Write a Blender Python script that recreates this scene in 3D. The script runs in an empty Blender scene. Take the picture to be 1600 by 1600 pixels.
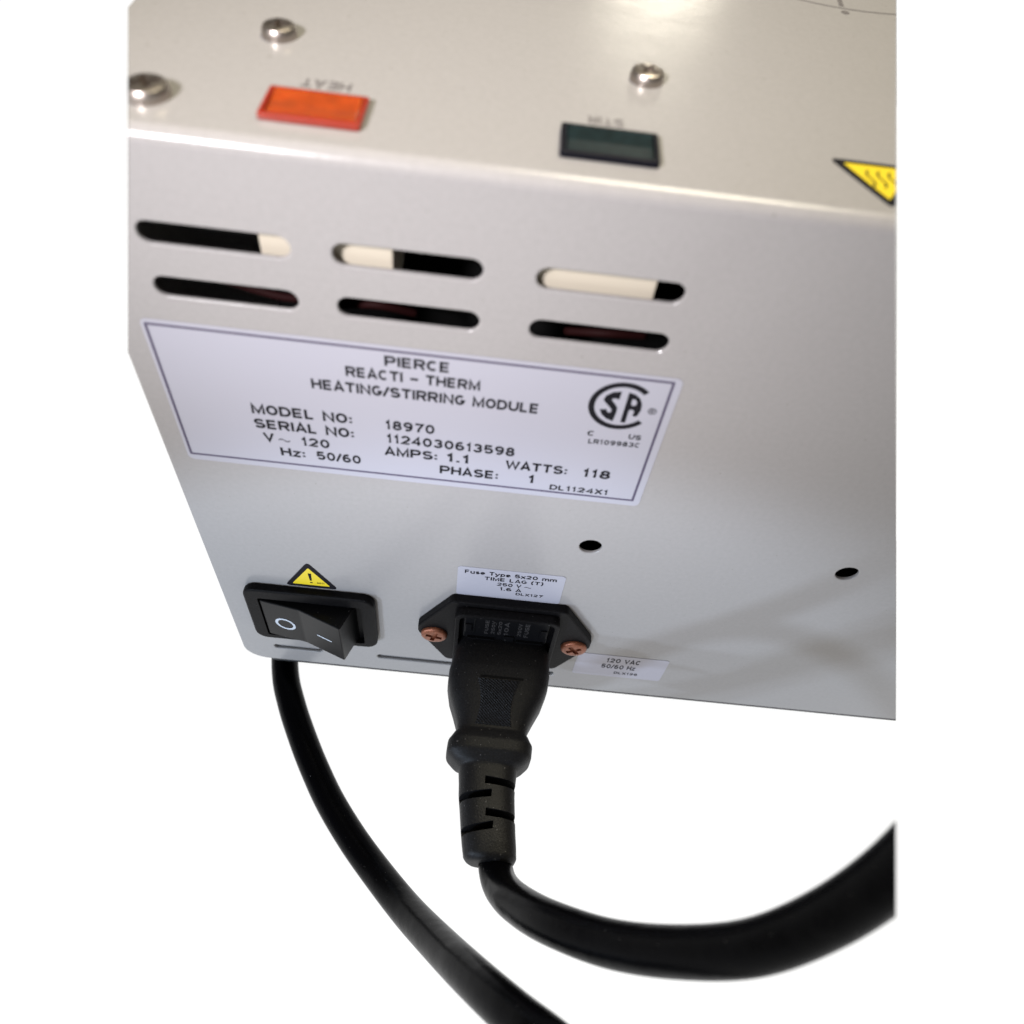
import bpy, bmesh, math, random
from mathutils import Vector, Matrix
random.seed(4)
scene = bpy.context.scene
COL = scene.collection
S = 0.001                      # everything below is measured in millimetres
V = Vector

# ------------------------------------------------------------------ camera
CAM = V((-9.8379, -108.5690, 236.4643))
R = ((0.99372992, 0.06311282, 0.09229089), (0.10574763, -0.79859361, -0.59250796), (0.03630807, 0.59855244, -0.8002604))
cam_d = bpy.data.cameras.new('camera'); cam = bpy.data.objects.new('camera', cam_d); COL.objects.link(cam)
rot = Matrix(((R[0][0], -R[1][0], -R[2][0]), (R[0][1], -R[1][1], -R[2][1]), (R[0][2], -R[1][2], -R[2][2])))
cam.matrix_world = Matrix.Translation(CAM * S) @ rot.to_4x4()
cam_d.sensor_width = 36; cam_d.lens = 1230.0 / 1600 * 36
cam_d.clip_start = 0.005; cam_d.clip_end = 60
cam_d.dof.use_dof = True; cam_d.dof.focus_distance = 0.212; cam_d.dof.aperture_fstop = 12.5
scene.camera = cam

# ------------------------------------------------------------------ light
w = bpy.data.worlds.new('World'); scene.world = w; w.use_nodes = True
w.node_tree.nodes['Background'].inputs[0].default_value = (1.0, 0.93, 0.82, 1)
w.node_tree.nodes['Background'].inputs[1].default_value = 0.16
scene.view_settings.view_transform = 'Standard'; scene.view_settings.look = 'None'
scene.view_settings.exposure = 0; scene.view_settings.gamma = 1

def lamp(name, loc, target, size, power, col, size_y=None):
    d = bpy.data.lights.new(name, 'AREA'); d.energy = power; d.color = col
    d.shape = 'RECTANGLE' if size_y else 'DISK'; d.size = size * S
    if size_y: d.size_y = size_y * S
    o = bpy.data.objects.new(name, d); COL.objects.link(o); o.location = V(loc) * S
    o.rotation_euler = (V(target) - V(loc)).to_track_quat('-Z', 'Y').to_euler()
    return o
def spot(name, loc, target, radius, power, col, cone, blend):
    d = bpy.data.lights.new(name, 'SPOT'); d.energy = power; d.color = col; d.shadow_soft_size = radius * S
    d.spot_size = math.radians(cone); d.spot_blend = blend
    o = bpy.data.objects.new(name, d); COL.objects.link(o); o.location = V(loc) * S
    o.rotation_euler = (V(target) - V(loc)).to_track_quat('-Z', 'Y').to_euler()
spot('low_front_spot', (-190, -548, 170), (-6, 0, -24), 16, 5.6, (0.66, 0.80, 1.0), 26.5, .14)  # three spots placed by the cord's shadow streaks, cones shaped to dim upper right
spot('low_front_spot', (-412, -430, 10), (-6, 0, -24), 11, 4.4, (0.66, 0.80, 1.0), 26.5, .16)
spot('low_front_spot', (-390, -445, 95), (-6, 0, -24), 11, 4.4, (0.66, 0.80, 1.0), 26.5, .16)
spot('key_spot', (-260, -400, 480), (-40, 0, 182), 45, 35.0, (0.99, 0.96, 1.0), 21.5, 1.0)  # added key light, cone shaped to brighten the panel's upper left
lamp('ceiling_light', (215, 1560, 545), (12, 67, 173), 210, 1.5, (1.0, 0.94, 0.78))
lamp('ceiling_light', (150, 150, 880), (20, 60, 173), 300, 6.9, (1.0, 0.925, 0.70))

# ------------------------------------------------------------------ materials
def mat(name, col, rough=0.5, metal=0.0, spec=0.5, bump=None, speck=None, coat=0, emit=None, sss=0, trans=0):
    m = bpy.data.materials.new(name); m.use_nodes = True
    nt = m.node_tree; b = nt.nodes['Principled BSDF']
    b.inputs['Base Color'].default_value = (*col, 1); b.inputs['Roughness'].default_value = rough
    b.inputs['Metallic'].default_value = metal; b.inputs['Specular IOR Level'].default_value = spec
    b.inputs['Coat Weight'].default_value = coat; b.inputs['Coat Roughness'].default_value = 0.12
    b.inputs['Transmission Weight'].default_value = trans
    if sss: b.inputs['Subsurface Weight'].default_value = sss; b.inputs['Subsurface Scale'].default_value = 0.002
    if emit: b.inputs['Emission Color'].default_value = (*emit[0], 1); b.inputs['Emission Strength'].default_value = emit[1]
    tc = nt.nodes.new('ShaderNodeTexCoord')
    last = None
    for sc, dist in (bump or []):
        n = nt.nodes.new('ShaderNodeTexNoise'); n.inputs['Scale'].default_value = sc; n.inputs['Detail'].default_value = 3
        nt.links.new(tc.outputs['Object'], n.inputs['Vector'])
        bp = nt.nodes.new('ShaderNodeBump'); bp.inputs['Distance'].default_value = dist; bp.inputs['Strength'].default_value = 1
        nt.links.new(n.outputs['Fac'], bp.inputs['Height'])
        if last: nt.links.new(last.outputs['Normal'], bp.inputs['Normal'])
        last = bp
    if last: nt.links.new(last.outputs['Normal'], b.inputs['Normal'])
    if speck:                                   # (scale, amount of value variation)
        n = nt.nodes.new('ShaderNodeTexNoise'); n.inputs['Scale'].default_value = speck[0]; n.inputs['Detail'].default_value = 5
        nt.links.new(tc.outputs['Object'], n.inputs['Vector'])
        r = nt.nodes.new('ShaderNodeMapRange'); r.inputs['From Min'].default_value = 0.3; r.inputs['From Max'].default_value = 0.7
        r.inputs['To Min'].default_value = 1 - speck[1]; r.inputs['To Max'].default_value = 1 + speck[1]
        nt.links.new(n.outputs['Fac'], r.inputs['Value'])
        h = nt.nodes.new('ShaderNodeHueSaturation'); h.inputs['Color'].default_value = (*col, 1)
        nt.links.new(r.outputs['Result'], h.inputs['Value']); nt.links.new(h.outputs['Color'], b.inputs['Base Color'])
    return m
M = {}
M['paint'] = mat('cream_grey_paint', (0.262, 0.250, 0.244), 0.22, spec=0.36, bump=[(1400, 0.00002), (160, 0.00006)], speck=(900, 0.03))
def dust(m, scale, lo, col=(0.16, 0.155, 0.15)):
    nt = m.node_tree; b = nt.nodes['Principled BSDF']; inp = b.inputs['Base Color']
    n = nt.nodes.new('ShaderNodeTexNoise'); n.inputs['Scale'].default_value = scale; n.inputs['Detail'].default_value = 1
    tc = nt.nodes.new('ShaderNodeTexCoord'); nt.links.new(tc.outputs['Object'], n.inputs['Vector'])
    r = nt.nodes.new('ShaderNodeMapRange'); r.inputs['From Min'].default_value = lo; r.inputs['From Max'].default_value = lo + .04
    nt.links.new(n.outputs['Fac'], r.inputs['Value'])
    mx = nt.nodes.new('ShaderNodeMix'); mx.data_type = 'RGBA'; nt.links.new(r.outputs['Result'], mx.inputs['Factor'])
    if inp.is_linked: nt.links.new(inp.links[0].from_socket, mx.inputs['A'])
    else: mx.inputs['A'].default_value = inp.default_value
    mx.inputs['B'].default_value = (*col, 1); nt.links.new(mx.outputs['Result'], inp)
def smudge(m, scale, lo, hi):
    nt = m.node_tree; b = nt.nodes['Principled BSDF']
    n = nt.nodes.new('ShaderNodeTexNoise'); n.inputs['Scale'].default_value = scale; n.inputs['Detail'].default_value = 1.5
    tc = nt.nodes.new('ShaderNodeTexCoord'); nt.links.new(tc.outputs['Object'], n.inputs['Vector'])
    r = nt.nodes.new('ShaderNodeMapRange'); r.inputs['From Min'].default_value = .35; r.inputs['From Max'].default_value = .68
    r.inputs['To Min'].default_value = lo; r.inputs['To Max'].default_value = hi
    nt.links.new(n.outputs['Fac'], r.inputs['Value']); nt.links.new(r.outputs['Result'], b.inputs['Roughness'])
smudge(M['paint'], 30, .20, .235); dust(M['paint'], 1300, .765, (0.17, 0.155, 0.14))
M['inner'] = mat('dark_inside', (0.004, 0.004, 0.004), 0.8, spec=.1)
M['tray'] = mat('edge_shade_grey', (0.02, 0.021, 0.022), 0.5, spec=.2)  # dark tone stands in for the shaded bevel along the panel's bottom edge
M['ceramic'] = mat('cream_insulation', (0.42, 0.375, 0.30), 0.8)
M['label'] = mat('white_vinyl', (0.315, 0.312, 0.355), 0.35, spec=0.4, bump=[(700, 0.00001)])
M['clearlabel'] = mat('grey_vinyl', (0.32, 0.31, 0.36), 0.25, spec=0.5)
M['ink'] = mat('black_ink', (0.006, 0.0055, 0.008), 0.6, spec=.12)
M['line_ink'] = mat('violet_grey_ink', (0.07, 0.06, 0.095), 0.6, spec=.2)
M['pale_ink'] = mat('pale_grey_ink', (0.10, 0.09, 0.09), 0.5)
M['yellow'] = mat('yellow_vinyl', (0.62, 0.47, 0.01), 0.4)
M['black_plastic'] = mat('black_moulded_plastic', (0.0045, 0.0042, 0.0045), 0.45, spec=0.06, bump=[(2500, 0.00004)], speck=(2500, 0.5))
M['gloss_black'] = mat('glossy_black_plastic', (0.004, 0.004, 0.0045), 0.32, spec=0.10)
M['rubber'] = mat('plug_rubber', (0.0065, 0.0063, 0.0070), 0.5, spec=0.15, bump=[(2200, 0.00010)], speck=(3000, 0.5))
M['emboss'] = mat('raised_letter_grey', (0.03, 0.028, 0.028), 0.45)  # lighter grey than the drawer, used on its raised letters
M['cord'] = mat('black_cord_jacket', (0.001, 0.001, 0.0015), 0.27, spec=0.055, bump=[(1800, 0.00004), (60, 0.0005)])
M['white_ink'] = mat('white_paint_mark', (0.42, 0.45, 0.50), 0.5)
M['copper'] = mat('brown_oxidised_steel', (0.21, 0.07, 0.035), 0.42, metal=0.55, bump=[(1500, 0.00008)], speck=(1500, 0.35))
M['nickel'] = mat('nickel_plated_steel', (0.40, 0.355, 0.32), 0.36, metal=1.0)
M['recess'] = mat('dark_screw_recess', (0.05, 0.04, 0.035), 0.5, metal=0.6)
M['amber'] = mat('amber_lens', (0.27, 0.036, 0.003), 0.22, sss=0.25, coat=0.4, bump=[(420, 0.0004)], speck=(300, 0.22))
M['amber_rim'] = mat('red_lens_rim', (0.22, 0.016, 0.004), 0.3, sss=0.2, coat=0.2)
M['green'] = mat('dark_green_lens', (0.005, 0.011, 0.012), 0.4, spec=.08, speck=(700, 0.4))
M['green_rim'] = mat('black_lens_rim', (0.004, 0.004, 0.007), 0.45, spec=.08)
for k_, s_, l_ in (('rubber', 1700, .74), ('black_plastic', 1500, .76), ('cord', 1900, .78), ('gloss_black', 1500, .77)): dust(M[k_], s_, l_, (0.09, 0.085, 0.085))
M['red_wire'] = mat('dark_red_wire', (0.010, 0.0015, 0.0015), 0.7, spec=.08)
M['feet'] = mat('black_foot_rubber', (0.02, 0.02, 0.02), 0.7)
M['white'] = mat('glowing_white_sheet', (0.08, 0.08, 0.08), 0.9, spec=0.0, emit=((1, 1, 1), 1.0))  # emission added so the sheet stays pure white without shadows

# ------------------------------------------------------------------ helpers
NR = V((-0.877216, 0.205695, -0.4338)).normalized()      # flat end faces: the module is modelled
NL = V((-0.909052, -0.319143, 0.267904)).normalized()    # only as far as the photograph shows it
def finish(name, bm, material, parent=None, smooth=False, angle=None, cut=''):
    for side, n in (('R', NR), ('L', NL)):
        if side in cut:
            if side == 'R': nn = -n if n.x < 0 else n
            else: nn = n if n.x < 0 else -n
            g = bm.verts[:] + bm.edges[:] + bm.faces[:]
            r = bmesh.ops.bisect_plane(bm, geom=g, dist=1e-5, plane_co=CAM, plane_no=nn, clear_outer=True)
            e = [x for x in r['geom_cut'] if isinstance(x, bmesh.types.BMEdge)]
            if e: bmesh.ops.holes_fill(bm, edges=e, sides=0)
    me = bpy.data.meshes.new(name)
    bmesh.ops.recalc_face_normals(bm, faces=bm.faces[:])
    for v in bm.verts: v.co *= S
    bm.to_mesh(me); bm.free()
    me.materials.append(M[material])
    if smooth:
        for p in me.polygons: p.use_smooth = True
        if angle: me.set_sharp_from_angle(angle=math.radians(angle))
    o = bpy.data.objects.new(name, me); COL.objects.link(o)
    if parent: o.parent = parent
    return o
def empty(name, loc, label=None, cat=None):
    o = bpy.data.objects.new(name, None); COL.objects.link(o); o.location = V(loc) * S
    o.empty_display_size = 0.01
    return o
def tag(o, label=None, cat=None, group=None, kind=None):
    for k, v in (('label', label), ('category', cat), ('group', group), ('kind', kind)):
        if v: o[k] = v
def bevel(bm, amt, seg=2, angle=30):
    es = [e for e in bm.edges if len(e.link_faces) == 2 and e.calc_face_angle(0) > math.radians(angle)]
    bmesh.ops.bevel(bm, geom=es, offset=amt, segments=seg, profile=0.5, affect='EDGES')
def box(x0, x1, y0, y1, z0, z1, b=0, seg=2, bm=None):
    bm2 = bmesh.new()
    vs = [bm2.verts.new((x, y, z)) for x in (x0, x1) for y in (y0, y1) for z in (z0, z1)]
    for f in ((0, 1, 3, 2), (4, 6, 7, 5), (0, 4, 5, 1), (2, 3, 7, 6), (0, 2, 6, 4), (1, 5, 7, 3)): bm2.faces.new([vs[i] for i in f])
    bmesh.ops.recalc_face_normals(bm2, faces=bm2.faces[:])
    if b: bevel(bm2, b, seg)
    if bm is None: return bm2
    me = bpy.data.meshes.new('t'); bm2.to_mesh(me); bm2.free(); bm.from_mesh(me); bpy.data.meshes.remove(me); return bm
def rrect(x0, x1, z0, z1, r, n=6):
    p = []
    for cx, cz, a0 in ((x1 - r, z1 - r, 0), (x0 + r, z1 - r, 90), (x0 + r, z0 + r, 180), (x1 - r, z0 + r, 270)):
        for i in range(n + 1):
            a = math.radians(a0 + 90 * i / n); p.append((cx + r * math.cos(a), cz + r * math.sin(a)))
    return p
def prism(poly, y0, y1, b=0, seg=2, bm=None, axis='y', angle=50):
    """extrude a polygon given in (x,z) along y, or in (x,y) along z"""
    bm2 = bmesh.new()
    f = (lambda a, c, t: (a, t, c)) if axis == 'y' else (lambda a, c, t: (a, c, t))
    A = [bm2.verts.new(f(a, c, y0)) for a, c in poly]; B = [bm2.verts.new(f(a, c, y1)) for a, c in poly]
    bm2.faces.new(A); bm2.faces.new(B[::-1]); n = len(poly)
    for i in range(n): bm2.faces.new((A[i], A[(i + 1) % n], B[(i + 1) % n], B[i]))
    bmesh.ops.recalc_face_normals(bm2, faces=bm2.faces[:])
    if b: bevel(bm2, b, seg, angle)
    if bm is None: return bm2
    me = bpy.data.meshes.new('t'); bm2.to_mesh(me); bm2.free(); bm.from_mesh(me); bpy.data.meshes.remove(me); return bm
def rounded(poly, r, n=4):
    """round the corners of a convex polygon"""
    out = []; N = len(poly)
    for i in range(N):
        p, a, b = V(poly[i]), V(poly[i - 1]), V(poly[(i + 1) % N])
        da, db = (a - p).normalized(), (b - p).normalized()
        h = math.acos(max(-1, min(1, da.dot(db)))) / 2; t = min(r / math.tan(h), (a - p).length * .45, (b - p).length * .45)
        s, e = p + da * t, p + db * t
        for k in range(n + 1):
            u = k / n; q = s * (1 - u) ** 2 + p * 2 * u * (1 - u) + e * u * u; out.append((q.x, q.y))
    return out
def tomesh(ob):
    dg = bpy.context.evaluated_depsgraph_get(); dg.update()
    return bpy.data.meshes.new_from_object(ob.evaluated_get(dg))
def boolean(bm, cutter):
    me = bpy.data.meshes.new('a'); bm.to_mesh(me); bm.free(); mc = bpy.data.meshes.new('b'); cutter.to_mesh(mc); cutter.free()
    oa = bpy.data.objects.new('a', me); ob = bpy.data.objects.new('b', mc); COL.objects.link(oa); COL.objects.link(ob)
    md = oa.modifiers.new('m', 'BOOLEAN'); md.object = ob; md.operation = 'DIFFERENCE'; md.solver = 'EXACT'
    r = tomesh(oa); out = bmesh.new(); out.from_mesh(r)
    for o in (oa, ob): bpy.data.objects.remove(o)
    for m_ in (me, mc, r): bpy.data.meshes.remove(m_)
    return out
def fill(loops, t):
    """flat plate with holes from (x,y) loops, t thick, lying in z 0..t"""
    cu = bpy.data.curves.new('c', 'CURVE'); cu.dimensions = '2D'; cu.fill_mode = 'BOTH'; cu.extrude = t / 2
    for l in loops:
        sp = cu.splines.new('POLY'); sp.points.add(len(l) - 1); sp.use_cyclic_u = True
        for i, p in enumerate(l): sp.points[i].co = (p[0], p[1], 0, 1)
    o = bpy.data.objects.new('c', cu); COL.objects.link(o); me = tomesh(o)
    bm = bmesh.new(); bm.from_mesh(me); bpy.data.objects.remove(o); bpy.data.curves.remove(cu); bpy.data.meshes.remove(me)
    for v in bm.verts: v.co.z += t / 2
    return bm
def wall(bm, y):                                 # lay a flat (x,y) plate on a plane facing the viewer (-y)
    for v in bm.verts: v.co = V((v.co.x, y - v.co.z, v.co.y))
    return bm
# plain wide grotesque lettering: every glyph is a set of strokes on a unit cap height
def _a(cx, cy, rx, ry, a0, a1, n=10): return [(cx + rx * math.cos(math.radians(a0 + (a1 - a0) * i / n)), cy + ry * math.sin(math.radians(a0 + (a1 - a0) * i / n))) for i in range(n + 1)]
W_ = {'I': .2, '1': .55, 'M': 1.05, 'W': 1.25, 'm': 1.15, ':': .24, '.': .24, ' ': .42, '-': .75, '/': .45, '(': .4, ')': .4, 'x': .72, 'u': .72, 's': .66, 'e': .74, 'y': .74, 'p': .76, 'z': .68, 'L': .74, 'F': .76, 'E': .82, 'T': .84}
def glyph(c):
    l, r, b, t = .09, .81, .09, .91; m = .5; cx = (l + r) / 2; rx = (r - l) / 2
    if c in W_: r = W_[c] - .09; cx = (l + r) / 2; rx = (r - l) / 2
    g = {
    'A': [[(l - .03, 0), (cx, 1), (r + .03, 0)], [(l + .1, .3), (r - .1, .3)]],
    'C': [_a(cx, m, rx, .41, 48, 312, 18)], 'G': [_a(cx, m, rx, .41, 48, 340, 18) + [(r, .42), (cx + .04, .42)]],
    'D': [[(l, b), (l, t), (l + .25, t)] + _a(cx - .02, m, rx + .02, .41, 80, -80, 12) + [(l + .25, b), (l, b)]],
    'E': [[(r, t), (l, t), (l, b), (r, b)], [(l, m), (r - .05, m)]], 'F': [[(r, t), (l, t), (l, 0)], [(l, m), (r - .08, m)]],
    'H': [[(l, 0), (l, 1)], [(r, 0), (r, 1)], [(l, m), (r, m)]], 'I': [[(.1, 0), (.1, 1)]], 'L': [[(l, 1), (l, b), (r, b)]],
    'M': [[(l, 0), (l, .97), (cx, .12), (r, .97), (r, 0)]], 'N': [[(l, 0), (l, .95), (r, .05), (r, 1)]],
    'O': [_a(cx, m, rx, .41, 0, 350, 24) + [(r, m)]],
    'P': [[(l, 0), (l, t), (cx, t)] + _a(r - .22, .68, .22, .23, 90, -90, 8) + [(l, .45)]],
    'R': [[(l, 0), (l, t), (cx, t)] + _a(r - .22, .69, .22, .22, 90, -90, 8) + [(l, .47)], [(cx, .47), (r + .02, 0)]],
    'S': [_a(cx, .705, rx - .02, .205, 25, 180, 8) + _a(cx, .705, rx - .02, .205, 190, 250, 4) + _a(cx, .295, rx, .205, 70, 0, 4) + _a(cx, .295, rx, .205, -10, -160, 8)],
    'T': [[(.0, t), (r + .09, t)], [(cx, 0), (cx, t)]], 'U': [[(l, 1), (l, .4)] + _a(cx, .38, rx, .29, 180, 360, 10) + [(r, 1)]],
    'V': [[(l - .04, 1), (cx, .06), (r + .04, 1)]], 'W': [[(l - .04, 1), (l + .24, .06), (cx, .9), (r - .24, .06), (r + .04, 1)]],
    'X': [[(l - .03, 0), (r + .03, 1)], [(l - .03, 1), (r + .03, 0)]],
    '0': [_a(cx, m, rx - .03, .41, 0, 350, 24) + [(r - .03, m)]], '1': [[(.08, .72), (.2, .76), (.34, .95), (.34, 0)]],
    '2': [_a(cx, .66, rx - .03, .25, 170, -20, 10) + [(cx, .34), (l, b), (r, b)]],
    '3': [_a(cx - .02, .7, rx - .06, .21, 160, -80, 10) + [(cx - .05, .5)], [(cx - .05, .5)] + _a(cx - .02, .3, rx - .02, .21, 80, -165, 10)],
    '4': [[(r - .18, 0), (r - .18, .93), (l - .02, .3), (r + .04, .3)]], '5': [[(r - .06, t), (l + .08, t), (l + .03, .5)] + _a(cx, .33, rx - .02, .24, 120, -155, 12)],
    '6': [_a(cx, .32, rx - .03, .23, 0, 360, 18), _a(cx + .05, m, rx + .02, .41, 60, 190, 10)], '7': [[(l, t), (r, t), (cx, .4), (cx - .1, 0)]],
    '8': [_a(cx, .71, rx - .09, .2, 0, 360, 16), _a(cx, .29, rx - .03, .21, 0, 360, 18)], '9': [_a(cx, .68, rx - .03, .23, 0, 360, 18), _a(cx - .05, m, rx + .02, .41, -120, 10, 10)],
    '-': [[(0, .42), (.75, .42)]], '/': [[(-.02, 0), (.47, 1)]], ':': [[(.12, .08), (.12, .27)], [(.12, .5), (.12, .69)]], '.': [[(.12, 0), (.12, .19)]],
    '(': [_a(.42, m - .05, .34, .6, 110, 250, 8)], ')': [_a(-.02, m - .05, .34, .6, 70, -70, 8)],
    'x': [[(0, 0), (r + .08, .72)], [(0, .72), (r + .08, 0)]], 'z': [[(.03, .64), (r, .64), (.06, .08), (r + .05, .08)]],
    'u': [[(l, .72), (l, .25)] + _a(cx, .26, rx, .18, 180, 330, 8), [(r, 0), (r, .72)]], 's': [_a(cx, .5, rx - .02, .14, 30, 250, 8) + _a(cx, .22, rx, .14, 70, -160, 8)],
    'e': [[(l, .36), (r, .36)] + _a(cx, .36, rx, .28, 0, 310, 14)], 'y': [[(0, .72), (cx, .05)], [(r + .08, .72), (cx - .12, -.22), (.02, -.22)]],
    'p': [[(l, -.28), (l, .72)], _a(cx, .36, rx, .28, 0, 360, 16)], 'm': [[(l, 0), (l, .72)], [(l, .5)] + _a(.34, .48, .24, .16, 150, 0, 6) + [(.58, 0)], [(.58, .45)] + _a(.82, .48, .24, .16, 160, 0, 6) + [(1.06, 0)]]}
    return g.get(c, []), W_.get(c, .9)
def text_bm(s, bold=0.02, space=1.0, wt=.225):
    bm = bmesh.new(); pen = 0; zi = 0; h = wt / 2 + (bold - .02)
    for c in s:
        st, wd = glyph(c)
        for ln in st:
            P_ = [V((pen + x, y)) for x, y in ln]
            P_ = [p for i, p in enumerate(P_) if i == 0 or (p - P_[i - 1]).length > 1e-4]
            closed = (P_[0] - P_[-1]).length < 1e-3
            L_ = []; R_ = []
            for i, p in enumerate(P_):
                a = P_[i - 1] if i else (P_[-2] if closed else None); b = P_[i + 1] if i < len(P_) - 1 else (P_[1] if closed else None)
                da = (p - a).normalized() if a is not None else None; db = (b - p).normalized() if b is not None else None
                if da is None: da = db
                if db is None: db = da
                na, nb = V((-da.y, da.x)), V((-db.y, db.x)); mt = na + nb
                mt = mt.normalized() if mt.length > .05 else na
                k = min(1 / max(mt.dot(na), .3), 1.9)
                L_.append(p + mt * h * k); R_.append(p - mt * h * k)
            zi += 1; z = (zi % 5) * .03
            vl = [bm.verts.new((q.x, q.y, z)) for q in L_]; vr = [bm.verts.new((q.x, q.y, z)) for q in R_]
            for i in range(len(vl) - 1): bm.faces.new((vl[i], vr[i], vr[i + 1], vl[i + 1]))
        pen += wd + .16
    return bm
FONT_END = 1
def text_plate(s, x0, z0, x1, z1, cap, y, material, parent, bold=0.02, desc=0.0, space=1.0, t=0.02, name='lettering'):
    bm = text_bm(s, bold, space)
    xs = [v.co.x for v in bm.verts]; ys = [v.co.y for v in bm.verts]
    ax, bx = min(xs), max(xs); top = 1.0
    L = math.hypot(x1 - x0, z1 - z0); a = math.atan2(z1 - z0, x1 - x0)
    r = bmesh.ops.extrude_face_region(bm, geom=bm.faces[:])
    for g in r['geom']:
        if isinstance(g, bmesh.types.BMVert): g.co.z += 1
    for v in bm.verts:
        u = (v.co.x - ax) / (bx - ax) * L; h = v.co.y / top * cap
        v.co = V((x0 + u * math.cos(a) - h * math.sin(a), y - v.co.z * t, z0 + u * math.sin(a) + h * math.cos(a)))
    return finish(name, bm, material, parent)
def ring(cx, cz, ro, ri, a0=0, a1=360, n=40):
    o = [(cx + ro * math.cos(math.radians(a0 + (a1 - a0) * i / n)), cz + ro * math.sin(math.radians(a0 + (a1 - a0) * i / n))) for i in range(n + 1)]
    i_ = [(cx + ri * math.cos(math.radians(a0 + (a1 - a0) * i / n)), cz + ri * math.sin(math.radians(a0 + (a1 - a0) * i / n))) for i in range(n + 1)]
    return o, i_
def disc_lathe(prof, n=28):
    bm = bmesh.new(); rows = []
    for r, z in prof:
        rows.append([bm.verts.new((r * math.cos(2 * math.pi * k / n), r * math.sin(2 * math.pi * k / n), z)) for k in range(n)] if r > 1e-6 else [bm.verts.new((0, 0, z))])
    for a, b in zip(rows[:-1], rows[1:]):
        for k in range(n):
            q = [a[k % len(a)], a[(k + 1) % n % len(a)], b[(k + 1) % n % len(b)], b[k % len(b)]]
            q = list(dict.fromkeys(q))
            if len(q) > 2: bm.faces.new(q)
    return bm
def tube(points, rad, n=20, sub=8, closed_ends=True):
    """round cord along a smooth curve; rad may vary (list)"""
    P = [V(p) for p in points]; rads = rad if isinstance(rad, list) else [rad] * len(P)
    C = []; RR = []
    for i in range(len(P) - 1):
        p0 = P[max(i - 1, 0)]; p1 = P[i]; p2 = P[i + 1]; p3 = P[min(i + 2, len(P) - 1)]
        for k in range(sub):
            t = k / sub
            C.append(0.5 * ((2 * p1) + (-p0 + p2) * t + (2 * p0 - 5 * p1 + 4 * p2 - p3) * t * t + (-p0 + 3 * p1 - 3 * p2 + p3) * t ** 3))
            RR.append(rads[i] * (1 - t) + rads[i + 1] * t)
    C.append(P[-1]); RR.append(rads[-1])
    bm = bmesh.new(); rows = []; up = V((0, 0, 1))
    for i, c in enumerate(C):
        T = (C[min(i + 1, len(C) - 1)] - C[max(i - 1, 0)]).normalized()
        s = T.cross(up)
        if s.length < .1: s = T.cross(V((1, 0, 0)))
        s.normalize(); u = s.cross(T).normalized(); up = u
        rows.append([bm.verts.new(c + (s * math.cos(2 * math.pi * k / n) + u * math.sin(2 * math.pi * k / n)) * RR[i]) for k in range(n)])
    for a, b in zip(rows[:-1], rows[1:]):
        for k in range(n): bm.faces.new((a[k], a[(k + 1) % n], b[(k + 1) % n], b[k]))
    if closed_ends: bm.faces.new(rows[0][::-1]); bm.faces.new(rows[-1])
    return bm

# ------------------------------------------------------------------ setting
FL = -16.0
bm = bmesh.new()
vs = [bm.verts.new(p) for p in ((-9000, -9000, FL), (9000, -9000, FL), (9000, 9000, FL), (-9000, 9000, FL))]; bm.faces.new(vs)
o = finish('white_backdrop', bm, 'white'); tag(o, kind='structure')

# ------------------------------------------------------------------ the module
mod = empty('heating_stirring_module', (0, 0, FL))
tag(mod, 'cream grey metal heating and stirring module seen from its rear panel', 'laboratory device')
def P(o): o.location = V((0, 0, -FL)) * S; return o      # parts are modelled in rear-panel coordinates
H, RF, TH, D, XL, XR = 173.5, 2.4, 1.0, 250.0, -79.9, 150.0

# bent cover: bottom lip, rear panel, fold, top in one sheet
def arc(cy, cz, r, a0, a1, n): return [(cy + r * math.cos(math.radians(a0 + (a1 - a0) * i / n)), cz + r * math.sin(math.radians(a0 + (a1 - a0) * i / n))) for i in range(n + 1)]
outer = [(0, 0)] + arc(RF, H - RF, RF, 180, 90, 24) + [(D, H)]
inner = [(TH, 0)] + arc(RF, H - RF, RF - TH, 180, 90, 24) + [(D, H - TH)]
prof = outer + inner[::-1]
bm = bmesh.new()
A = [bm.verts.new((XL, y, z)) for y, z in prof]; B = [bm.verts.new((XR, y, z)) for y, z in prof]; n = len(prof)
for i in range(n): bm.faces.new((A[i], A[(i + 1) % n], B[(i + 1) % n], B[i]))
bm.faces.new(A); bm.faces.new(B[::-1]); bmesh.ops.recalc_face_normals(bm, faces=bm.faces[:])
cut = bmesh.new()
for x in (-70.4, -38.8, -5.2):
    for z in (155.95, 145.25): prism(rrect(x, x + 24.8, z - 2.1, z + 2.1, 2.09, 8), -2, 3, bm=cut)
for x in (16.9, 80.4): prism(rrect(x - 2.7, x + 2.7, 80.6 - 2.7, 80.6 + 2.7, 2.69, 9), -2, 3, bm=cut)
for x0, x1 in ((-70, -55), (-38, -9), (6, 17.5)): prism(rrect(x0, x1, 7.9, 10.3, 1.19, 5), -2, 3, bm=cut)
cr = 7.0
prism([(XL - 3, -3), (XL - 3, cr)] + [(XL + cr - cr * math.cos(math.radians(a)), cr - cr * math.sin(math.radians(a))) for a in range(0, 91, 6)] + [(XL + cr, -3)], -2, 3, bm=cut)
bm = boolean(bm, cut)
bm2 = bm
es = [e for e in bm2.edges if len(e.link_faces) == 2 and e.calc_face_angle(0) > math.radians(60)]
bmesh.ops.bevel(bm2, geom=es, offset=0.34, segments=3, profile=0.5, affect='EDGES')
P(finish('cover', bm2, 'paint', mod, cut='LR'))

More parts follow.
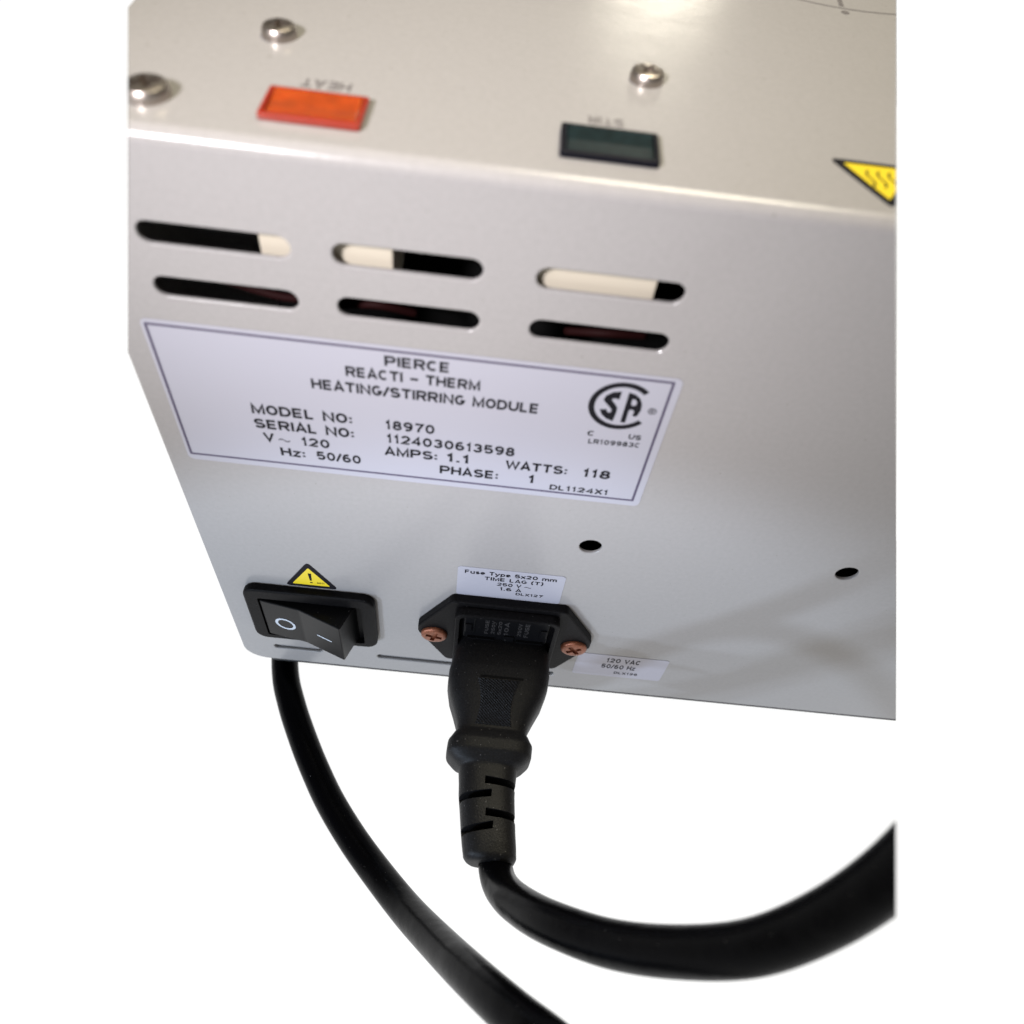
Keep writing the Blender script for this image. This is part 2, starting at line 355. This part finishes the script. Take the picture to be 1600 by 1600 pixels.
# walls of the box behind the cover
P(finish('side_panel', box(XL + .1, XL + 1.1, 1.2, D - 1, 8, H - 1.2), 'paint', mod, cut='L'))
bm = box(0, 140, 0, 1, 0, 1); bm.free()
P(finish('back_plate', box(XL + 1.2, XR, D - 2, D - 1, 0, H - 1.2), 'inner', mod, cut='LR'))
P(finish('base_tray', box(XL + 7.5, XR, 0.1, D - 3, -1.2, -0.03, .2), 'tray', mod, cut='LR'))  # front lip added as the dark line of the bottom edge shading
P(finish('tray_flange', box(XL + 9, XR, 1.06, 1.9, -0.02, 12), 'paint', mod, cut='R'))
# flat end face closing the modelled length (right) and the small one at the left shoulder
def end_face(nrm, name, off):
    bm = box(-200, 200, 1.3, D - 1.2, .2, H - 1.25)
    for side in (0, 1):
        n_ = nrm if (nrm.x > 0) == (name == 'r') else -nrm
    co = CAM - n_ * off
    g = bm.verts[:] + bm.edges[:] + bm.faces[:]
    bmesh.ops.bisect_plane(bm, geom=g, dist=1e-5, plane_co=co, plane_no=n_, clear_outer=True)
    co2 = CAM - n_ * (off + 1.0)
    g = bm.verts[:] + bm.edges[:] + bm.faces[:]
    bmesh.ops.bisect_plane(bm, geom=g, dist=1e-5, plane_co=co2, plane_no=n_, clear_inner=True)
    e = [x for x in bm.edges if len(x.link_faces) == 1]
    bmesh.ops.holes_fill(bm, edges=e, sides=0)
    if name == 'l':
        g = bm.verts[:] + bm.edges[:] + bm.faces[:]
        r = bmesh.ops.bisect_plane(bm, geom=g, dist=1e-5, plane_co=V((XL + 1.15, 0, 0)), plane_no=V((-1, 0, 0)), clear_outer=True)
        bmesh.ops.holes_fill(bm, edges=[x for x in bm.edges if len(x.link_faces) == 1], sides=0)
    return bm
P(finish('side_panel', end_face(NR, 'r', 0.15), 'paint', mod))
P(finish('side_panel', end_face(NL, 'l', 0.15), 'paint', mod))
# things seen through the slots
P(finish('insulation_block', box(-51.4, -29.2, 2.3, 14, 146, 157.3, .3), 'ceramic', mod))
P(finish('insulation_block', box(-9, 15.1, 2.3, 14, 146, 157.3, .3), 'ceramic', mod))
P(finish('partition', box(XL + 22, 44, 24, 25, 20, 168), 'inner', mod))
for pts in ([(-62, 9, 141), (-50, 6, 141), (-42, 5, 143), (-36, 9, 140)], [(-40, 8, 139), (-33, 5, 142.5), (-26, 8, 139)], [(2, 8, 139), (9, 5, 142), (17, 8, 140)]):
    P(finish('wire', tube(pts, .8, 10, 5), 'red_wire', mod, smooth=True))
P(finish('dark_slot_backing', box(5, 18.5, 1.95, 4, 7, 11), 'inner', mod))  # dark block added behind the slot to make its opening read black
for x, y in ((-62, 30), (-62, 215), (40, 30), (0, 215)):
    b_ = disc_lathe([(0, FL + .05), (8, FL + .05), (8.5, FL + 1), (9, -1.5), (0, -1.5)])
    for v in b_.verts: v.co.x += x; v.co.y += y
    P(finish('rubber_foot', b_, 'feet', mod))

# --- rating label
SK = finish('rating_label', prism(rrect(-75.2, 24.5, 98.6, 137.6, 1.3), -.14, -.005), 'label', mod, cut='L'); P(SK)
lo, li = rrect(-74.6, 23.1, 100.2, 136.8, .25, 2), rrect(-74.05, 22.55, 100.75, 136.25, .15, 2)
finish('border_line', wall(fill([lo, li[::-1]], .02), -.145), 'line_ink', SK, cut='L')
YT = -.145
rows = [("PIERCE",-31.07,132.75,-19.06,132.75,2.45),("REACTI - THERM",-38.56,128.97,-12.92,128.97,2.5),("HEATING/STIRRING MODULE",-45.50,124.65,-1.39,124.5,2.6),
("MODEL NO:",-58.62,115.6,-38.27,115.6,2.7),("SERIAL NO:",-58.69,111.3,-38.19,111.3,2.7),("V",-57.47,107.3,-55.1,107.3,2.6),("120",-49.41,107.1,-43.59,107.1,2.6),("Hz:",-54.43,103.1,-49.21,103.1,2.6),("50/60",-46.72,103.05,-37.23,103.05,2.6),
("18970",-31.46,115.2,-21.47,115.2,2.6),("1124030613598",-31.34,111.05,-4.61,111.0,2.6),("AMPS:",-32.03,107,-20.81,107,2.6),("1.1",-18.75,107.05,-14.14,107.05,2.6),("WATTS:",-6.24,106.85,7.04,106.85,2.6),("118",10.52,106.9,16.39,106.9,2.6),("PHASE:",-20.18,102.8,-7.49,102.8,2.6),("1",-0.85,102.8,0.3,102.8,2.6),("DL1124X1",4.09,101.3,16.83,101.45,1.65),
("C",9.3,119.9,10.6,119.9,1.4),("US",17.6,120.2,20.2,120.1,1.4),("LR109983C",9.9,117.6,20.3,117.9,1.35)]
for s, x0, z0, x1, z1, cap in rows:
    text_plate(s, x0, z0, x1, z1, cap, YT, 'ink', SK, bold=0.025 if cap > 2 else 0.02)
def squiggle(x0, x1, z, amp, th):
    n = 14; up = []; dn = []
    for i in range(n + 1):
        x = x0 + (x1 - x0) * i / n; y = z + amp * math.sin(2 * math.pi * i / n); up.append((x, y + th / 2)); dn.append((x, y - th / 2))
    return up + dn[::-1]
finish('lettering', wall(fill([squiggle(-54.3, -51.9, 108.1, .32, .3)], .02), YT), 'ink', SK)
# certification mark
Sg = [(13.81,132.93),(13.74,130.75),(13.0,130.95),(12.4,130.75),(12.35,130.4),(13.2,129.45),(13.8,128.55),(13.83,127.0),(13.6,124.75),(12.15,125.3),(11.1,126.3),(10.5,127.6),(11.75,127.9),(12.18,127.0),(12.73,127.1),(12.75,127.9),(12.29,128.5),(11.25,129.6),(10.75,130.3),(11.1,131.5),(12.2,132.5)]
Ag = [(15.2,132.9),(16.6,132.5),(17.6,131.6),(18.25,130.2),(18.4,128.5),(18.0,126.9),(17.5,126.6),(17.0,127.0),(17.25,127.8),(16.9,128.4),(16.25,128.4),(16.1,127.7),(16.1,124.7),(15.1,124.7),(15.15,128.5)]
Ah = [(16.2,131.2),(16.85,131.2),(17.25,130.4),(17.1,129.6),(16.4,129.5),(16.15,130.3)]
mk = wall(fill([Sg], .02), YT)
me = bpy.data.meshes.new('t'); b2 = wall(fill([Ag, Ah[::-1]], .02), YT); b2.to_mesh(me); b2.free(); mk.from_mesh(me)
ro, ri = ring(14.45, 128.95, 6.35, 5.15, 45, 322)
b2 = wall(fill([ro + ri[::-1]], .02), YT); b2.to_mesh(me); b2.free(); mk.from_mesh(me)
ro, ri = ring(20.6, 128.6, .85, .65, 0, 358)
b2 = wall(fill([ro + ri[::-1]], .02), YT); b2.to_mesh(me); b2.free(); mk.from_mesh(me)
finish('certification_mark', mk, 'ink', SK)
text_plate("R", 20.25, 128.15, 20.95, 128.15, .9, YT, 'ink', SK, bold=0.0)

# --- fuse label and voltage label
SK = P(finish('fuse_label', prism(rrect(-14.75, 13.15, 52.2, 66.2, 1.0), -.14, -.005), 'label', mod))
for s, x0, z0, x1, z1, cap in [("Fuse Type 5x20 mm",-12.92,63.3,11.0,63.3,1.62),("TIME LAG (T)",-7.66,60.9,7.76,60.9,1.55),("250 V",-4.38,58.65,2.2,58.65,1.5),("1.6 A",-3.33,56.45,2.44,56.45,1.5),("DLX127",1.07,54.75,8.51,54.75,1.2)]:
    text_plate(s, x0, z0, x1, z1, cap, YT, 'ink', SK, bold=0.02)
finish('lettering', wall(fill([squiggle(3.0, 4.8, 59.1, .15, .22)], .02), YT), 'ink', SK)
SK = P(finish('voltage_label', prism(rrect(23.0, 50.6, 11.4, 25.4, 1.0), -.10, -.005), 'clearlabel', mod))
for s, x0, z0, x1, z1, cap in [("120 VAC",32.0,21.0,42.1,21.0,2.6),("50/60 Hz",31.1,17.0,41.7,17.0,2.6),("DLX126",35.7,13.6,43.1,13.6,1.4)]:
    text_plate(s, x0, z0, x1, z1, cap, -.105, 'ink', SK, bold=0.015)

# --- warning triangle over the switch
tri = rounded([(-61.2, 47.9), (-46.8, 47.9), (-54.0, 60.2)], .9)
SK = P(finish('warning_sticker', prism(tri, -.14, -.005), 'ink', mod))
finish('sticker_face', prism(rounded([(-59.1, 49.1), (-48.9, 49.1), (-54.0, 57.6)], .3), -.16, -.135), 'yellow', SK)
finish('warning_mark', wall(fill([[(-54.35, 55.0), (-53.45, 55.0), (-53.6, 51.4), (-54.15, 51.4)], [(-54.2, 50.7), (-53.5, 50.7), (-53.5, 50.15), (-54.2, 50.15)]], .02), -.165), 'ink', SK)
text_plate("3011", -52.4, 50.1, -50.4, 50.1, .8, -.165, 'ink', SK, bold=.02)

# --- rocker switch beside the inlet
BZ = P(finish('switch_bezel', boolean(prism(rrect(-72.9, -36.9, 19.6, 47.4, 3.6), -2.6, -.005, .7, 3),
      prism(rrect(-69.1, -40.6, 22.0, 43.2, .8), -6, -.6)), 'black_plastic', mod))
rk = [(-68.7, -2.5), (-57.5, -4.3), (-45.4, -8.9), (-42.4, -.7), (-68.7, -.7)]
bm = prism(rk, 22.6, 41.8, .35, 2, axis='z', angle=8)
RK = P(finish('rocker', bm, 'gloss_black', mod))
def on_rocker(bm):                       # lay marks given in (x,z) on the sloping faces
    for v in bm.verts:
        x = v.co.x
        y = -2.5 - (x + 68.7) / 11.2 * 1.8 if x < -57.5 else -4.3 - (x + 57.5) / 12.1 * 4.6
        v.co = V((x, y - .04 - v.co.z, v.co.y))
    return bm
ro, ri = ring(-62.6, 31.4, 3.0, 2.25, 0, 358)
finish('off_mark', on_rocker(fill([ro + ri[::-1]], .03)), 'white_ink', RK)
finish('on_mark', on_rocker(fill([[(-53.0, 31.3), (-48.6, 31.3), (-48.6, 31.9), (-53.0, 31.9)]], .03)), 'white_ink', RK)

# --- fused power inlet
fl = rounded([(-24.8, 37.0), (-15.6, 52.4), (15.6, 52.4), (24.8, 37.0), (24.8, 33.4), (16.5, 17.6), (-16.5, 17.6), (-24.8, 33.4)], 2.2)
IN = P(finish('inlet_flange', prism(fl, -2.7, -.005, .5, 2), 'black_plastic', mod))
bm = boolean(prism(rrect(-14.4, 14.2, 19.3, 50.6, 2.6), -5.5, -2.72, .35, 2), prism(rrect(-13.1, 12.9, 20.5, 49.3, 1.8), -9, -2.9))
HS = finish('inlet_socket', bm, 'black_plastic', IN)
bm = prism(rrect(-11.8, 11.6, 36.4, 48.6, .8), -4.4, -2.95, .25)
box(-10.6, -3.2, -5.2, -4.35, 37.2, 37.7, bm=bm); box(3.0, 10.6, -5.2, -4.35, 37.2, 37.7, bm=bm)
for x0_, x1_, z0_, z1_, yy in ((-11.4, -9.6, 40.5, 44.5, -4.9), (9.4, 11.2, 40.5, 44.5, -4.9), (-.6, 2.4, 36.6, 39.4, -4.9), (-2.9, -2.5, 39, 48, -4.6), (2.7, 3.1, 39, 48, -4.6), (-9.0, -8.7, 39.5, 48, -4.6)):
    box(x0_, x1_, yy, -4.3, z0_, z1_, .12, bm=bm)
P(finish('fuse_drawer', bm, 'gloss_black', mod))
def vtext(s, x, z, hgt, wid):
    bm = text_bm(s, 0.0); xs = [v.co.x for v in bm.verts]; ys = [v.co.y for v in bm.verts]
    r = bmesh.ops.extrude_face_region(bm, geom=bm.faces[:])
    for g in r['geom']:
        if isinstance(g, bmesh.types.BMVert): g.co.z += 1
    for v in bm.verts:
        v.co = V((x - v.co.y * wid, -4.42 - v.co.z * .05, z + (v.co.x - min(xs)) / (max(xs) - min(xs)) * hgt))
    return bm
for s, x, wd in (("FUSE", -5, 1.0), ("250V", -3.2, 1.0), ("5x20", -1.4, 1.0), ("10A", .6, 1.2), ("250V", 4.2, 1.2), ("FUSE", 6.2, 1.2)):
    P(finish('raised_lettering', vtext(s, x, 39.6, 7.5, wd), 'emboss', mod))
def screw(x, y, z, dia, hgt, axis, matl, cutsides='', turn=0.3):
    r = dia / 2
    bm = disc_lathe([(r, 0), (r, hgt * .35), (r * .97, hgt * .6), (r * .88, hgt * .84), (r * .72, hgt * .95), (0, hgt)], 32)
    cr_ = bmesh.new()
    for a in (0, 1):
        b3 = box(-r * .62, r * .62, -r * .12, r * .12, hgt * .45, hgt * 2)
        for v in b3.verts:
            if v.co.z < hgt: v.co.x *= .5
            a_ = turn + a * math.pi / 2; v.co = V((v.co.x * math.cos(a_) - v.co.y * math.sin(a_), v.co.x * math.sin(a_) + v.co.y * math.cos(a_), v.co.z))
        me = bpy.data.meshes.new('t'); b3.to_mesh(me); b3.free(); cr_.from_mesh(me)
    bmesh.ops.create_cube(cr_, size=.001)
    bm.faces.new([v for v in bm.verts if abs(v.co.z) < 1e-6][::-1]); bmesh.ops.recalc_face_normals(bm, faces=bm.faces[:])
    # two crossing slots cut one after the other
    for a in (0, 1):
        b3 = box(-r * .62, r * .62, -r * .17, r * .17, hgt * .3, hgt * 2)
        a_ = turn + a * math.pi / 2
        for v in b3.verts: v.co = V((v.co.x * math.cos(a_) - v.co.y * math.sin(a_), v.co.x * math.sin(a_) + v.co.y * math.cos(a_), v.co.z))
        bm = boolean(bm, b3)
    cr_.free()
    for v in bm.verts:
        c = v.co.copy()
        v.co = V((x + c.x, y + c.y, z + c.z)) if axis == 'z' else V((x + c.x, y - c.z, z + c.y))
    return P(finish('screw', bm, matl, mod, smooth=True, angle=35, cut=cutsides))
screw(-20.1, -2.72, 33.3, 7.6, 1.2, 'y', 'copper', turn=1.3); screw(20.2, -2.72, 33.3, 7.6, 1.2, 'y', 'copper', turn=.6)
screw(-52.9, 34.2, H + .02, 6.0, 2.0, 'z', 'nickel', turn=.2); screw(10.4, 34.9, H + .02, 6.0, 2.0, 'z', 'nickel', turn=.9)
screw(-66.9, 9.6, H + .02, 7.0, 2.1, 'z', 'nickel', 'L', turn=.5)

# --- rocker switches on the top
def top_switch(x0, x1, y0, y1, m1, m2):
    bm = boolean(prism(rrect(x0, x1, y0, y1, .5, 3), H + .01, H + 1.1, .2, 2, axis='z'), prism(rrect(x0 + .8, x1 - .7, y0 + .8, y1 - .6, .4, 3), H + .45, H + 3, axis='z'))
    fr = P(finish('switch_frame', bm, m2, mod))
    pr = [(y0 + 1.0, H + .46), (y0 + 1.0, H + .9), ((y0 + y1) / 2, H + .8), (y1 - .8, H + 1.3), (y1 - .8, H + .46)]
    bm = bmesh.new(); A = [bm.verts.new((x0 + 1.0, y, z)) for y, z in pr]; B = [bm.verts.new((x1 - .9, y, z)) for y, z in pr]
    bm.faces.new(A); bm.faces.new(B[::-1])
    for i in range(5): bm.faces.new((A[i], A[(i + 1) % 5], B[(i + 1) % 5], B[i]))
    bmesh.ops.recalc_face_normals(bm, faces=bm.faces[:]); bevel(bm, .2, 2, 8)
    finish('rocker_lens', bm, m1, fr)
top_switch(-49.7, -34.2, 6.3, 15.2, 'amber', 'amber_rim')
top_switch(-4.1, 11.3, 6.2, 15.0, 'green', 'green_rim')
def top_text(s, xa, xb, ya, yb):            # read from the far side
    bm = text_bm(s, .01); xs = [v.co.x for v in bm.verts]; ys = [v.co.y for v in bm.verts]
    r = bmesh.ops.extrude_face_region(bm, geom=bm.faces[:])
    for g in r['geom']:
        if isinstance(g, bmesh.types.BMVert): g.co.z += 1
    for v in bm.verts:
        v.co = V((xb - (v.co.x - min(xs)) / (max(xs) - min(xs)) * (xb - xa), yb - v.co.y * (yb - ya), H + .01 + v.co.z * .03))
    P(finish('lettering', bm, 'pale_ink', mod))
top_text("HEAT", -45.9, -38.0, 18.0, 20.6); top_text("STIR", .2, 6.1, 17.6, 20.0)

# --- hot surface sticker on the top
SK = P(finish('hot_surface_sticker', prism(rounded([(39.4, 16.0), (54.6, 16.0), (47.0, 3.2)], .8), H + .01, H + .14, axis='z'), 'ink', mod, cut='R'))
finish('sticker_face', prism(rounded([(41.5, 14.9), (52.5, 14.9), (47.0, 5.4)], .3), H + .135, H + .16, axis='z'), 'yellow', SK, cut='R')
for i, x in enumerate((45.2, 47.0, 48.8)):
    pts = [(x + .45 * math.sin(t * 1.05), 8.6 + t * .8) for t in range(7)]
    poly = [(a - .22, b) for a, b in pts] + [(a + .22, b) for a, b in pts[::-1]]
    finish('heat_wave_mark', (lambda b_: ([setattr(v.co, 'z', v.co.z + H + .165) for v in b_.verts], b_)[1])(fill([poly], .02)), 'ink', SK, cut='R')
# --- printed scale at the far right of the top
def top_fill(loops): 
    b_ = fill(loops, .03)
    for v in b_.verts: v.co.z += H + .012
    return b_
cx, cy, rr = 57.5, 122.0, 44.0
o_, i_ = ring(cx, cy, rr, rr - .5, 200, 340, 50)
P(finish('printed_scale', top_fill([o_ + i_[::-1]]), 'pale_ink', mod, cut='R'))
P(finish('printed_tick', top_fill([[(53.2, 79.4), (54.2, 79.4), (54.6, 88), (53.6, 88)]]), 'pale_ink', mod))
P(finish('printed_dot', top_fill([ring(53.9, 76.4, .9, .1, 0, 350, 16)[0]]), 'pale_ink', mod))

# ------------------------------------------------------------------ power cord plugged in the inlet
pc = empty('power_cord', (0, -60, FL))
tag(pc, 'black power cord with moulded plug pushed into the inlet, curving up to the right', 'power cord')
def Q(o): o.location = V((0, 60, -FL)) * S; return o
sec = [(-3.0, 13.0, 8.6, 27.8), (-9, 13.9, 8.9, 27.8), (-12.5, 14.2, 9.0, 27.8), (-16, 14.0, 9.0, 27.6), (-20, 12.9, 8.7, 27.4), (-24, 11.1, 8.1, 27.1), (-27, 9.9, 7.5, 27.0), (-29.4, 9.5, 7.2, 26.9),
       (-29.9, 10.0, 7.5, 26.9), (-31.4, 10.8, 8.1, 26.8), (-32.4, 11.4, 8.4, 26.8), (-35.0, 11.4, 8.3, 26.6), (-35.6, 11.2, 8.0, 26.6), (-37.4, 9.4, 7.2, 26.4), (-38.4, 7.8, 6.7, 26.4), (-42, 7.45, 6.6, 26.2), (-50, 7.1, 6.4, 25.6), (-57, 6.9, 6.2, 24.8), (-59.8, 6.7, 6.0, 24.4), (-61.0, 5.8, 5.3, 24.2), (-61.2, 4.0, 3.9, 24.1)]
def lerp_sec(y):
    for a, b in zip(sec[:-1], sec[1:]):
        if b[0] <= y <= a[0]:
            t = (a[0] - y) / (a[0] - b[0]); return [a[i] * (1 - t) + b[i] * t for i in range(4)]
    return list(sec[-1])
def xc(y):
    K = [(-3, .1), (-15, -.6), (-35, -1.5), (-45, -1.1), (-54, .1), (-62, 1.4)]
    for (a, p), (b, q) in zip(K[:-1], K[1:]):
        if y >= b: return p + (q - p) * (a - y) / (a - b)
    return 1.4
def sq(hw, hh, n, k, N):
    a = 2 * math.pi * k / N; c, s_ = math.cos(a), math.sin(a)
    return math.copysign(abs(c) ** (2 / n), c) * hw, math.copysign(abs(s_) ** (2 / n), s_) * hh
ys = []; y = -3.0
while y > -61.2: ys.append(y); y -= .45
ys.append(-61.2)
bm = bmesh.new(); rows = []; N = 64
for y in ys:
    _, hw, hh, zc = lerp_sec(y); e = 4.2 if y > -38 else 3.0
    rows.append([bm.verts.new((xc(y) + sq(hw, hh, e, k, N)[0], y, zc + sq(hw, hh, e, k, N)[1])) for k in range(N)])
for a, b in zip(rows[:-1], rows[1:]):
    for k in range(N): bm.faces.new((a[k], a[(k + 1) % N], b[(k + 1) % N], b[k]))
bm.faces.new(rows[0]); bm.faces.new(rows[-1][::-1]); bmesh.ops.recalc_face_normals(bm, faces=bm.faces[:])
for y, side, sk in ((-42.6, 1, -.06), (-45.8, -1, -.16), (-50.4, 1, -.06), (-53.4, -1, -.22)):
    b3 = prism([(-.9, -.95), (-.9, .95), (10, .85), (10, -.85)], 25.2, 36, axis='z')
    for v in b3.verts:
        x0 = v.co.x; v.co = V((xc(y) + side * x0, y + v.co.y + sk * x0, v.co.z))
    b3.normal_update()
    if b3.calc_volume(signed=True) < 0: bmesh.ops.reverse_faces(b3, faces=b3.faces[:])
    bm = boolean(bm, b3)
PL = Q(finish('plug', bm, 'rubber', pc, smooth=True, angle=40))
def top_z(x, y):
    _, hw, hh, zc = lerp_sec(y); e = 4.2
    return zc + hh * max(0, 1 - abs((x - xc(y)) / hw) ** e) ** (1 / e)
# hourglass grip with crossed ridges
bm = bmesh.new(); nx, ny = 22, 34; g = []
for j in range(ny + 1):
    t = j / ny; y = -16.2 - t * 12.6
    hw = 6.2 - 1.0 * t - 1.2 * math.sin(math.pi * t)
    row = []
    for i in range(nx + 1):
        x = xc(y) + (i / nx * 2 - 1) * hw
        edge = i in (0, nx) or j in (0, ny)
        rdg = .22 if (i + j) % 2 == 0 else 0
        row.append(bm.verts.new((x, y, top_z(x, y) + (-.25 if edge else .06 + rdg))))
    g.append(row)
for j in range(ny):
    for i in range(nx): bm.faces.new((g[j][i], g[j][i + 1], g[j + 1][i + 1], g[j + 1][i]))
Q(finish('grip_patch', bm, 'rubber', pc))
bm = bmesh.new()
a = []
for x in [i / 10 * 11.8 - 5.9 for i in range(11)]:
    a.append([bm.verts.new((x + .1, -15.5, top_z(x, -15.5) + .03)), bm.verts.new((x + .1, -16.15, top_z(x, -16.15) + .03))])
for p, q in zip(a[:-1], a[1:]): bm.faces.new((p[0], q[0], q[1], p[1]))
Q(finish('grip_line', bm, 'inner', pc))  # flat dark strip painted for the shade in the grip's recess line
# the cord itself
cord2 = [(2.4, -58, 24.2), (2.9, -62.5, 24.4), (4.4, -67.5, 30), (7.6, -73.0, 42), (13.5, -78.5, 56), (23.0, -83.2, 69), (32.8, -85.6, 82.5), (41.2, -86.0, 95.5), (48.4, -83.4, 107.5), (54.0, -79.0, 120), (58.5, -72.5, 134)]
Q(finish('cord', tube(cord2, 4.35, 28, 10), 'cord', pc, smooth=True, angle=60, cut='R'))

# ------------------------------------------------------------------ second cord from under the module
cord1 = [(-92, 120, FL + 4.45), (-80, 50, FL + 4.45), (-73.5, 18, FL + 4.45), (-69.6, .8, FL + 4.45), (-64.9, -10.2, FL + 4.45), (-58.9, -21.0, FL + 4.45), (-53.0, -30.4, FL + 4.45), (-46.2, -40.0, FL + 5.2), (-37.3, -50.5, FL + 7.5), (-28.3, -60.0, FL + 12), (-18.9, -69.8, FL + 21.5), (-10.4, -78.7, FL + 38), (-2.2, -87.5, FL + 59), (6.0, -95.2, FL + 76), (14.5, -101.5, FL + 86), (26, -110, FL + 88), (44, -122, FL + 76), (66, -140, FL + 45), (92, -165, FL + 14), (125, -195, FL + 4.45), (190, -250, FL + 4.45)]
o = finish('loose_cord', tube(cord1, 4.35, 28, 8), 'cord', None, smooth=True, angle=60)
tag(o, 'thick black cord coming out from under the module below the switch', 'cord')

scene.render.engine = 'CYCLES'
scene.cycles.samples = 128
